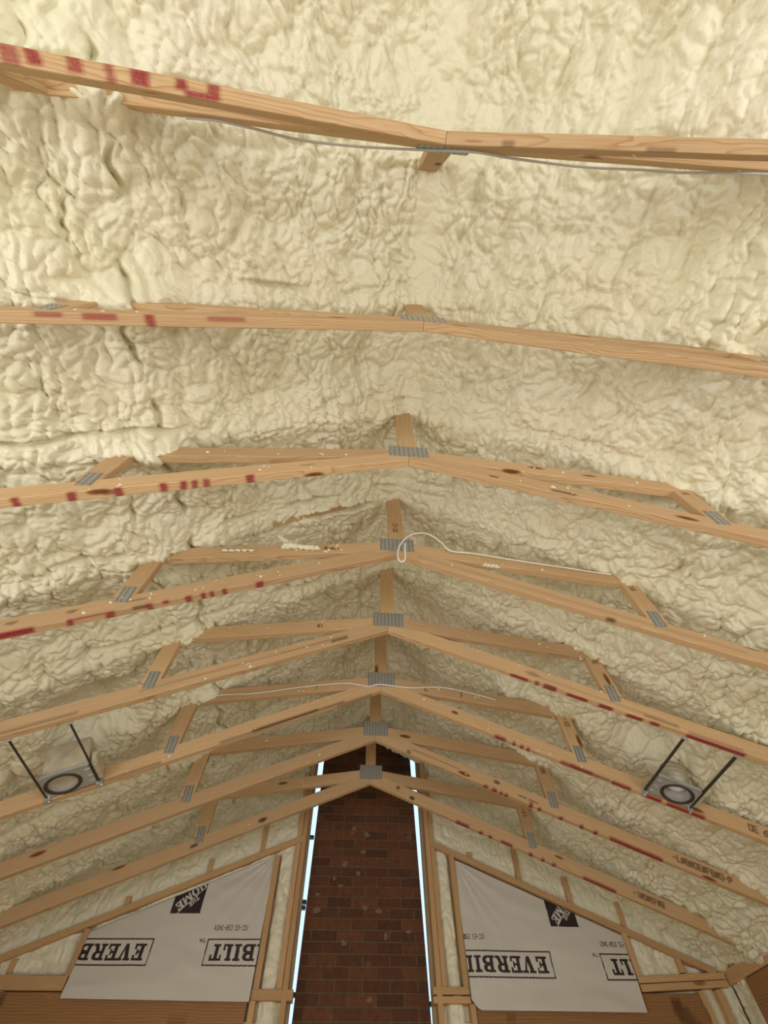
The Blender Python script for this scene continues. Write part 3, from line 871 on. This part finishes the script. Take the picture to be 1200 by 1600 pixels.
# right-hand wall: plate and header board, running towards the viewer
o = plank('wall_plate', (WX + 0.05, 4.78, PLATE_TOP - 0.076), (WX + 0.05, BACK, PLATE_TOP - 0.076), (0, 0, 1), 0.076, 0.10, STUD, None, dx=0.05)
tag(o, 'doubled pine top plate along the right wall under the foam', 'wall plate')
o = plank('wall_header', (WX + 0.025, 4.52, PLATE_TOP - 0.076 - 0.40), (WX + 0.025, 0.4, PLATE_TOP - 0.076 - 0.40), (0, 0, 1), 0.395, 0.045, HEADER, None, dx=0.05)
tag(o, 'brown timber header on the right wall below its top plate', 'header')
o = plank('wall_plate', (-WX - 0.05, BACK, PLATE_TOP - 0.076), (-WX - 0.05, 4.78, PLATE_TOP - 0.076), (0, 0, 1), 0.076, 0.10, STUD, None, dx=0.05)
tag(o, 'doubled pine top plate along the left wall under the foam', 'wall plate')


def wall_foam(xa, xb, seed, window, name='foam_infill', zb=BOT):
    """foam sprayed between the gable studs"""
    d = 0.0075
    xs = np.arange(xa, xb, d); zs = np.arange(zb, 0.75, d)
    X, Z = np.meshgrid(xs, zs, indexing='ij')
    h = foam_relief(X, Z, seed, 0.16, 0.55, 0.5)
    y = GY + 0.036 - (h - h.mean())
    # low against each stud line: the foam is trimmed beside the wood
    for sx in STUDX:
        y += 0.024 * np.exp(-((X - sx) / 0.036) ** 2) * (Z < np.where(X < 0, -0.26 + 0.386 * (X + 0.53), -0.26 - 0.377 * (X - 0.52)))
    y = np.where(Z < -1.06, np.maximum(y, GY + 0.022 + 0.05 * ((np.abs(X) > 0.8) & (np.abs(X) < 2.39))), y)
    inside = (X > window[0] - 0.01) & (X < window[1] + 0.01) & (Z < window[2] + window[3] * np.abs(X) + 0.01) & (Z > -1.27)
    y = np.where(inside, GY + 0.085, y)
    top = 1.0 - 0.69 * np.abs(X)
    Z = np.minimum(Z, top)
    P = np.stack([X, y, H + Z], -1)[:, ::-1]
    return grid_mesh(name, P, FOAM, parent=gable)


STUDX = (-.53, -.575, -.735, -2.01, .53, .57, .722, 2.005, 2.425, 2.567)
wall_foam(-2.70, -0.54, 500, (-2.03, -0.72, -0.085, -0.386))
wall_foam(0.53, 2.70, 600, (0.70, 2.02, -0.075, -0.377))
# foam strip at the end of the right wall, between corner stud and header
ys = np.arange(4.50, 4.72, 0.006); zs = np.arange(BOT, -1.09, 0.006)
Yg, Zg = np.meshgrid(ys, zs, indexing='ij')
Xg = 2.70 - 0.5 * foam_relief(Yg, Zg, 700, 0.12, 1.0)
o = grid_mesh('foam_strip', np.stack([Xg, Yg, H + Zg], -1)[:, ::-1], FOAM, parent=gable)

# ------------------------------------------------------------------ printed house wrap
def in_poly(u, v, poly):
    r = np.zeros(u.shape, bool); n = len(poly); j = n - 1
    for i in range(n):
        xi, yi = poly[i]; xj, yj = poly[j]
        c = ((yi > v) != (yj > v)) & (u < (xj - xi) * (v - yi) / (yj - yi + 1e-12) + xi)
        r ^= c; j = i
    return r


def rect(u, v, x0, y0, x1, y1): return (u >= x0) & (u <= x1) & (v >= y0) & (v <= y1)


def bowl(u, v, cx0, x1, y0, y1, th):
    """right-hand bowl of B, R, P: half rounded ring"""
    cy = (y0 + y1) / 2; ry = (y1 - y0) / 2; rx = x1 - cx0
    o = (((u - cx0) / rx).clip(0, None) ** 2.6 + np.abs((v - cy) / ry) ** 2.6 <= 1)
    i = (((u - cx0) / (rx - th)).clip(0, None) ** 2.6 + np.abs((v - cy) / (ry - th * .62)) ** 2.6 <= 1)
    return o & ~i & (u >= cx0 - 0.25)


def glyph(ch, u, v):
    """slab-serif capitals, cell height 1; returns (mask, advance)"""
    st, sl = 0.24, 0.15
    if ch == 'E':
        m = rect(u, v, .12, 0, .12 + st, 1) | rect(u, v, 0, 0, .80, sl) | rect(u, v, 0, 1 - sl, .80, 1) | rect(u, v, .12, .43, .60, .57)
        m |= rect(u, v, .66, 0, .80, .33) | rect(u, v, .66, .67, .80, 1) | rect(u, v, .50, .32, .61, .68)
        return m, .93
    if ch == 'V':
        m = in_poly(u, v, [(.10, 1), (.37, 1), (.56, .34), (.68, .95), (.85, .95), (.58, 0), (.36, 0)])
        m |= rect(u, v, 0, 1 - sl, .47, 1) | rect(u, v, .58, 1 - sl, .97, 1)
        return m, 1.0
    if ch == 'R':
        m = rect(u, v, .12, 0, .12 + st, 1) | rect(u, v, 0, 0, .46, sl) | rect(u, v, 0, 1 - sl, .5, 1)
        m |= bowl(u, v, .46, .86, .44, 1, .25) | rect(u, v, .3, .44, .5, .56)
        m |= in_poly(u, v, [(.46, .50), (.72, .50), (.92, 0), (.64, 0)]) | rect(u, v, .66, 0, .99, sl)
        return m, 1.04
    if ch == 'B':
        m = rect(u, v, .12, 0, .12 + st, 1) | rect(u, v, 0, 0, .5, sl) | rect(u, v, 0, 1 - sl, .5, 1)
        m |= bowl(u, v, .44, .83, .48, 1, .25) | bowl(u, v, .44, .88, 0, .56, .25) | rect(u, v, .3, .46, .52, .58)
        return m, .99
    if ch == 'I':
        return rect(u, v, .12, 0, .12 + st, 1) | rect(u, v, 0, 0, .48, sl) | rect(u, v, 0, 1 - sl, .48, 1), .60
    if ch == 'L':
        m = rect(u, v, .09, 0, .09 + st, 1) | rect(u, v, 0, 0, .62, sl) | rect(u, v, 0, 1 - sl, .42, 1) | rect(u, v, .50, 0, .62, .38)
        return m, .68
    if ch == 'T':
        m = rect(u, v, .27, 0, .27 + st, 1) | rect(u, v, .14, 0, .64, sl) | rect(u, v, 0, 1 - sl, .78, 1) | rect(u, v, 0, .64, .13, 1) | rect(u, v, .65, .64, .78, 1)
        return m, .83
    if ch == 'H':
        m = rect(u, v, .10, 0, .32, 1) | rect(u, v, .62, 0, .84, 1) | rect(u, v, .1, .43, .84, .57)
        return m, .98
    if ch == 'O':
        return (((u - .46) / .44) ** 2 + ((v - .5) / .52) ** 2 <= 1) & ~(((u - .46) / .20) ** 2 + ((v - .5) / .40) ** 2 <= 1), .98
    if ch == 'M':
        m = rect(u, v, .06, 0, .24, 1) | rect(u, v, .86, 0, 1.06, 1) | in_poly(u, v, [(.06, 1), (.32, 1), (.66, .2), (.52, 0)]) | in_poly(u, v, [(.86, 1), (1.06, 1), (.62, 0), (.5, .05)])
        return m, 1.16
    return np.zeros(u.shape, bool), .5


SMALL = {'I': [((1, 0), (1, 6))], 'C': [((3, 5.4), (2, 6), (.6, 6), (0, 5), (0, 1), (.6, 0), (2, 0), (3, .6))], '-': [((.4, 3), (2.6, 3))],
         'E': [((3, 0), (0, 0), (0, 6), (3, 6)), ((0, 3), (2.6, 3))], 'S': [((3, 5.4), (2, 6), (.5, 6), (0, 4.6), (3, 1.6), (2.5, 0), (.8, 0), (0, .7))],
         'R': [((0, 0), (0, 6), (2.4, 6), (3, 4.6), (2.4, 3), (0, 3)), ((1.6, 3), (3, 0))], '3': [((0, 5.5), (1, 6), (2.6, 6), (3, 4.6), (1.4, 3.2), (3, 1.8), (2.6, 0), (1, 0), (0, .6))],
         '4': [((2.3, 0), (2.3, 6), (0, 2), (3.2, 2))], '1': [((.6, 4.8), (1.8, 6), (1.8, 0))], 'T': [((0, 6), (3, 6)), ((1.5, 6), (1.5, 0))],
         'M': [((0, 0), (0, 6), (1.6, 2), (3.2, 6), (3.2, 0))], ' ': []}


def seg_text(txt, u, v, hgt, wid, pen=0.10):
    """thin sans lettering: starts at u = 0, baseline v = 0"""
    m = np.zeros(u.shape, bool); n = len(txt); adv = wid / n
    for k, ch in enumerate(txt):
        for line in SMALL.get(ch, []):
            for a, b in zip(line[:-1], line[1:]):
                ax, ay = k * adv + a[0] * adv * .22, a[1] / 6 * hgt
                bx_, by = k * adv + b[0] * adv * .22, b[1] / 6 * hgt
                dx_, dy = bx_ - ax, by - ay; l2 = dx_ * dx_ + dy * dy
                t_ = np.clip(((u - ax) * dx_ + (v - ay) * dy) / l2, 0, 1)
                m |= (u - ax - t_ * dx_) ** 2 + (v - ay - t_ * dy) ** 2 < (pen * hgt) ** 2
    return m


def slab_text(txt, u, v, cell):
    m = np.zeros(u.shape, bool); pen = 0.0
    for ch in txt:
        g, adv = glyph(ch, u / cell[0] - pen, v / cell[1]); m |= g & (v >= 0) & (v <= cell[1]); pen += adv
    return m


def printing(X, Z, boxes, iccs, logo, top):
    """black print of the wrap, hung upside down: text runs towards -X, its top towards -Z"""
    ink = np.zeros(X.shape, bool)
    for (xr, zt, cw) in boxes:                      # start edge (largest x) and the edge nearest the roof
        u = xr - X; v = Z * 0 + (zt - Z)        # u along text, v from the roof-side edge downwards
        W, Hh, b = 0.797, 0.144, 0.0078
        inside = rect(u, v, 0, 0, W, Hh)
        ink |= inside & ~rect(u, v, b, b, W - b, Hh - b)
        ink |= slab_text('EVERBILT', u - 0.040, v - 0.029, (cw, 0.088))
        ink |= seg_text('TM', u - W - 0.014, v - 0.0, 0.020, 0.044, .10)
    for (xr, zb_) in iccs:
        ink |= seg_text('ICC-ES ESR-3431', xr - X, (zb_ - Z), 0.026, 0.250, .085)
    x0, x1, zb_ = logo
    s = x1 - x0
    u = (x1 - X) / s; v = 1 - (Z - zb_) / s      # unit square, reading orientation: u right, v up
    v = (zb_ + s - Z) / s
    sq = rect(u, v, 0, 0, 1, 1)
    d = (v - u) / math.sqrt(2); a = (u + v) / math.sqrt(2)
    white = slab_text('THE', a - 0.53, d - 0.185, (0.128, 0.135))
    white |= slab_text('HOME', a - 0.16, d + 0.10, (0.262, 0.255))
    white |= slab_text('TE', a - 0.36, d + 0.36, (0.20, 0.225)) | ((np.abs(d - 0.168) < 0.010) & (a > .2) & (a < 1.25))
    ink |= sq & ~white
    return ink.astype(np.float32)


def house_wrap(label, tl, tr, br, bl, boxes, iccs, logo, seed, round_left=False):
    d = 0.0030
    W = tr[0] - tl[0]
    nx = int(abs(W) / d) + 1; nz = 290
    s = np.linspace(0, 1, nx)[:, None]; t = np.linspace(0, 1, nz)[None, :]
    TX = tl[0] + (tr[0] - tl[0]) * s; TZ = tl[1] + (tr[1] - tl[1]) * s
    BX = bl[0] + (br[0] - bl[0]) * s; BZ = bl[1] + (br[1] - bl[1]) * s
    X = TX + (BX - TX) * t; Z = TZ + (BZ - TZ) * t
    if round_left:
        Z = np.where(t > .8, Z + 0.05 * np.clip(1 - (X - bl[0]) / 0.07, 0, 1) ** 2 * ((t - .8) / .2), Z)
    inkv = printing(X, Z, boxes, iccs, logo, None)
    # soft tension folds fanning from the pinned upper corner, sagging folds near the bottom
    hx, hz = (tr if not round_left else tl)
    ang = np.arctan2(hz - Z, np.abs(hx - X) + 1e-3); rad = np.hypot(hx - X, hz - Z)
    y = 0.0075 * perlin(ang * 7.0, rad * 0.8, seed) * np.exp(-rad / 0.5)
    y += 0.010 * perlin(X * 2.2 + Z * 1.5, Z * 5.0, seed + 1) * np.clip(t * 1.2, .25, 1)
    y += 0.0035 * perlin(X * 6 + 4 * Z, Z * 11, seed + 2)
    y += 0.006 * np.exp(-((t - 0.84) / .05) ** 2) * perlin(X * 3, Z * 0, seed + 3)
    Y = GY + 0.026 - 0.050 * t ** 0.8 + y * np.clip(1.1 - np.clip(t - .85, 0, 1) * 4, .3, 1)
    Y = np.minimum(Y, np.where(t > 0.83, GY - 0.006, 9))
    o = grid_mesh('house_wrap', np.stack([X, Y, H + Z], -1)[:, ::-1], WRAP, {'ink': inkv[:, ::-1]})
    sm = o.modifiers.new('thickness', 'SOLIDIFY'); sm.thickness = 0.0012; sm.offset = 1
    return tag(o, label, 'house wrap', 'house wrap sheets over the gable windows')


house_wrap('white printed house wrap left of the chimney, two cut-off word boxes at its edges', (-1.992, -0.852), (-0.752, -0.372), (-0.764, -1.200), (-1.988, -1.190),
           [(-1.511, -0.890, 0.0945), (-0.338, -0.888, 0.1030)], [(-0.862, -0.815)], (-1.465, -1.243, -0.748), 21)
house_wrap('white printed house wrap right of the chimney, one nearly whole word box on it', (0.742, -0.366), (1.988, -0.830), (1.960, -1.237), (0.742, -1.230),
           [(1.377, -0.932, 0.1005), (2.550, -0.938, 0.1005)], [(0.903, -0.845), (2.030, -0.872)], (1.440, 1.664, -0.790), 22, True)


# ------------------------------------------------------------------ recessed light housings
def recessed_light(cx, slope, sd, z0, label, ringdx, boxed):
    yc = 2.934
    a = math.atan(slope)
    ex = Vector((sd * math.cos(a), 0, -math.sin(a))) * (1 if sd > 0 else -1)    # towards +x
    ez = Vector((sd * math.sin(a), 0, math.cos(a)))
    ey = Vector((0, 1, 0))
    zb = H + z0 - slope * abs(cx) + 0.006
    M = Matrix((ex, ey, ez)).transposed().to_4x4(); M.translation = (cx, yc, zb)
    e = empty('recessed_light', (0, 0, 0), label, 'light fixture', 'recessed light housings hung between trusses')
    e.matrix_basis = M
    hx, y0, y1, R = 0.114, -0.094, 0.086, 0.081
    rc = (ringdx, 0.0)
    # pan: square sheet with a round hole, folded rims
    mb = MB(); n = 48
    outer, inner = [], []
    for k in range(n):
        t = 2 * math.pi * k / n; c, s_ = math.cos(t), math.sin(t)
        q = min((hx - ringdx * (1 if c > 0 else -1)) / max(abs(c), 1e-6), (y1 if s_ > 0 else -y0) / max(abs(s_), 1e-6))
        outer.append((rc[0] + q * c, rc[1] + q * s_)); inner.append((rc[0] + R * c, rc[1] + R * s_))
    v = [(x, y, z) for z in (0, 0.0015) for (x, y) in outer] + [(x, y, z) for z in (0, 0.0015) for (x, y) in inner]
    f = []
    for k in range(n):
        j = (k + 1) % n
        f += [(k, j, 2 * n + j, 2 * n + k), (n + k, 3 * n + k, 3 * n + j, n + j), (2 * n + k, 2 * n + j, 3 * n + j, 3 * n + k), (k, n + k, n + j, j)]
    mb.add(v, f)
    for (xa, xb, ya, yb) in ((-hx, hx, y0, y0 + .0015), (-hx, hx, y1 - .0015, y1), (-hx, -hx + .0015, y0, y1), (hx - .0015, hx, y0, y1)):
        mb.box(xa, xb, ya, yb, 0.0, 0.022)
    for yy in (-0.06, 0.0, 0.05):                    # pressed ribs of the bare part of the pan
        xx = -sd * 0.098
        mb.box(xx - .012, xx + .012, yy - .003, yy + .003, -0.0015, 0.0005)
    mb.build('mounting_pan', GALV, e, M)
    mb = MB(); mb.lathe([(R + .004, -.004), (R + .006, 0.0), (R - .006, 0.006), (R - .008, 0.020), (R - .012, 0.020), (R - .012, -.001), (R - .004, -.0045), (R + .004, -.004)], rc)
    mb.build('aperture_ring', DARKM, e, M, True)
    can = MB(); can.lathe([(R - .013, .002), (R - .013, .150), (R - .028, .165), (0.001, .165), (0.001, .168), (R - .024, .168), (R - .010, .153), (R - .010, .002), (R - .013, .002)], rc)
    for k in range(5): can.lathe([(R - .0105, .035 + k * .025), (R - .0065, .039 + k * .025), (R - .0105, .043 + k * .025)], rc)
    co = can.build('can', CANM if boxed else CANTAN, e, M, True)
    mb = MB(); mb.lathe([(R - .0135, .004), (R - .0140, .120), (R - .022, .135), (R - .0225, .132), (R - .0145, .118), (R - .0140, .004)], rc); mb.build('reflector', CANM, co, M, True)
    mb = MB(); mb.lathe([(0.001, .050), (.030, .048), (.052, .058), (.058, .075), (.050, .078), (0.001, .072)], (rc[0] + 0.006, 0.01)); mb.build('lamp_lens', LENS, co, M, True)
    mb = MB(); bx_ = hx + .018
    mb.box(bx_ - .015, bx_ + .015, -.075, .065, .004, .085, .003)
    mb.box(bx_ - .010, bx_ + .010, -.083, -.075, .03, .06, .002)
    mb.build('junction_box', BOXM, e, M)
    if boxed:
        mb = MB(); mb.box(-.108, .106, -.088, .090, .024, .185, .008); mb.build('housing_cover', BOXM, e, M)
    for sx in (-1, 1):
        bar = MB(); x = sx * (hx + .009)
        bar.box(x - .005, x + .004, -(yc - 4 * S - T / 2 - 0.001), 5 * S + T / 2 + .004 - yc, .001, .0045)
        bar.box(x - .006, x - .0045, -(yc - 4 * S - T / 2 - 0.001), 5 * S + T / 2 + .004 - yc, .001, .013)
        bo = bar.build('hanger_bar', DARKM, e, M)
        cl = MB(); yk = 5 * S - yc
        cl.box(x - .016, x + .016, yk - T / 2 - .012, yk + T / 2 - .010, -.0095, -.0078, .0004)
        cl.box(x - .014, x + .014, yk - T / 2 - .012, yk - T / 2 - .0015, -.009, .030, .0008)
        cl.lathe([(.0001, -.014), (.006, -.013), (.0075, -.0095), (.006, -.0088)], (x + .006, yk - .008), 12)
        cl.build('bar_clip', GALV, bo, M)
        c2 = MB(); yk = 4 * S - yc
        c2.box(x - .014, x + .014, yk + T / 2 + .0006, yk + T / 2 + .010, -.007, .030, .0008)
        c2.build('bar_clip', GALV, bo, M)
    return e


recessed_light(-1.705, 0.424, -1, 0.011, 'galvanised recessed light housing with white lens hung near the left side of the roof', -0.026, True)
recessed_light(1.715, 0.397, 1, 0.011, 'galvanised recessed light housing hung near the right side above red painted chord', 0.020, False)


# ------------------------------------------------------------------ cables
def cable(name, pts, r, mat, label, flat=False):
    mb = MB(); mb.tube(catmull([(x, y, H + z) for x, y, z in pts], 8), r, 8)
    return tag(mb.build(name, mat, None, None, True), label, 'cable')


cable('cable', [(-0.86, .026, -.07), (-.76, .026, -.075), (-.66, .030, -.038), (-.513, .034, .060), (-.305, .030, .100), (-.082, .026, .071), (.105, .026, .010), (.255, .027, .048), (.508, .028, .070), (.719, .028, .012), (.848, .028, -.012), (.958, .028, -.085), (1.067, .030, -.150), (1.2, .032, -.21)],
      .0042, GREYCABLE, 'thin grey cable drooping along the nearest truss below its peak plate')
cable('cable', [(1.20, 1.795, -.085), (1.146, 1.795, -.080), (.938, 1.795, -.047), (.656, 1.795, -.003), (.443, 1.795, .036), (.313, 1.795, .048), (.267, 1.79, .112), (.216, 1.78, .165), (.158, 1.77, .178), (.079, 1.77, .146), (.022, 1.775, .064), (.001, 1.775, -.016), (.002, 1.775, -.078), (.019, 1.775, -.104), (.038, 1.772, -.080), (.041, 1.772, -.013), (.045, 1.772, .066)],
      .0046, CABLE, 'white cable curling in a loop over the peak of the fourth truss')
cable('cable', [(-1.27, 3.018, -.14), (-1.223, 3.018, -.125), (-1.091, 3.018, -.083), (-.861, 3.018, -.058), (-.522, 3.018, .012), (-.251, 3.018, .051), (-.095, 3.018, .033), (-.004, 3.018, .053), (.203, 3.018, .036), (.437, 3.018, .050), (.662, 3.018, .008), (.82, 3.018, -.035)],
      .0042, CABLE, 'white wire running level across the peak plate and long webs of the sixth truss')


# ------------------------------------------------------------------ foam scraps and splatter
def blob(mb, c, r, sx=1.0, sy=1.0, sz=1.0, seed=0, nu=10, nv=7, rot=0.0):
    v = []
    for i in range(nv + 1):
        th = math.pi * i / nv
        for k in range(nu):
            p = 2 * math.pi * k / nu
            q = r * (1 + 0.28 * math.sin(3 * p + seed) * math.sin(th) + 0.18 * math.sin(5 * th + seed * 2 + p))
            x, y, z = q * sx * math.sin(th) * math.cos(p), q * sy * math.sin(th) * math.sin(p), q * sz * math.cos(th)
            v.append((c[0] + x * math.cos(rot) - z * math.sin(rot), c[1] + y, c[2] + x * math.sin(rot) + z * math.cos(rot)))
    f = [(i * nu + k, i * nu + (k + 1) % nu, (i + 1) * nu + (k + 1) % nu, (i + 1) * nu + k) for i in range(nv) for k in range(nu)]
    mb.add(v, f)


mb = MB()
crumbs = [(2, -1, 20), (3, -1, 26), (4, -1, 22), (5, -1, 14), (2, 1, 8), (3, 1, 8), (4, 1, 12), (5, 1, 10), (6, 1, 8), (6, -1, 6), (7, -1, 5), (1, -1, 8), (0, 1, 4)]
for n, sd, cnt in crumbs:
    z0, ml, mr = SL[n]; ms = ml if sd < 0 else mr
    yf = n * S + (-T / 2 if n > 0 else T / 2)
    for k in range(cnt):
        x = random.uniform(.3, 1.55); r = random.choice((.003, .004, .005, .007))
        if random.random() < 0.55:
            zc = z0 - ms * x + random.uniform(.01, .085) / math.cos(math.atan(ms))
        else:
            zc = z0 + .075 - .145 * x + random.uniform(-.03, .03)
            x = min(x, 1.2)
        blob(mb, (sd * x, yf, H + zc), r, random.uniform(.8, 2), .8, 1, random.random() * 6, 7, 5, random.uniform(-1, 1))
o = mb.build('foam_crumbs', FOAM, None, None, True)
tag(o, 'pale foam crumbs spattered over the truss boards', 'foam crumbs', None, 'stuff')

mb = MB(); y = 3 * S - T / 2 - .004
for k in range(7): blob(mb, (-.62 + .028 * k, y - .008, H + .010 + .004 * math.sin(k)), .024 - .0012 * k, 1.3, .8, .8, k)
for k in range(6): blob(mb, (-.60 - .014 * k, y - .004, H + .032 + .013 * k), .015, 1.2, .7, .9, k + 3)
tag(mb.build('foam_scrap', FOAM, None, None, True), 'white foam scrap stuck on the left long web of the fourth truss', 'foam scrap', 'loose foam scraps caught on trusses')
mb = MB()
for k in range(5): blob(mb, (-.80 - .035 * k, y - .004, H - .042 - .003 * k), .011, 1.6, .7, .7, k + 9)
tag(mb.build('foam_scrap', FOAM, None, None, True), 'thin smear of foam left of the white foam scrap on the fourth truss', 'foam scrap', 'loose foam scraps caught on trusses')
mb = MB()
for k in range(4): blob(mb, (.50 + .022 * k, 3 * S - .008, H - .030 - .004 * k), .014, 1.3, .9, .8, k + 5)
tag(mb.build('foam_scrap', FOAM, None, None, True), 'small foam scrap lodged between right chord and long web of the fourth truss', 'foam scrap', 'loose foam scraps caught on trusses')
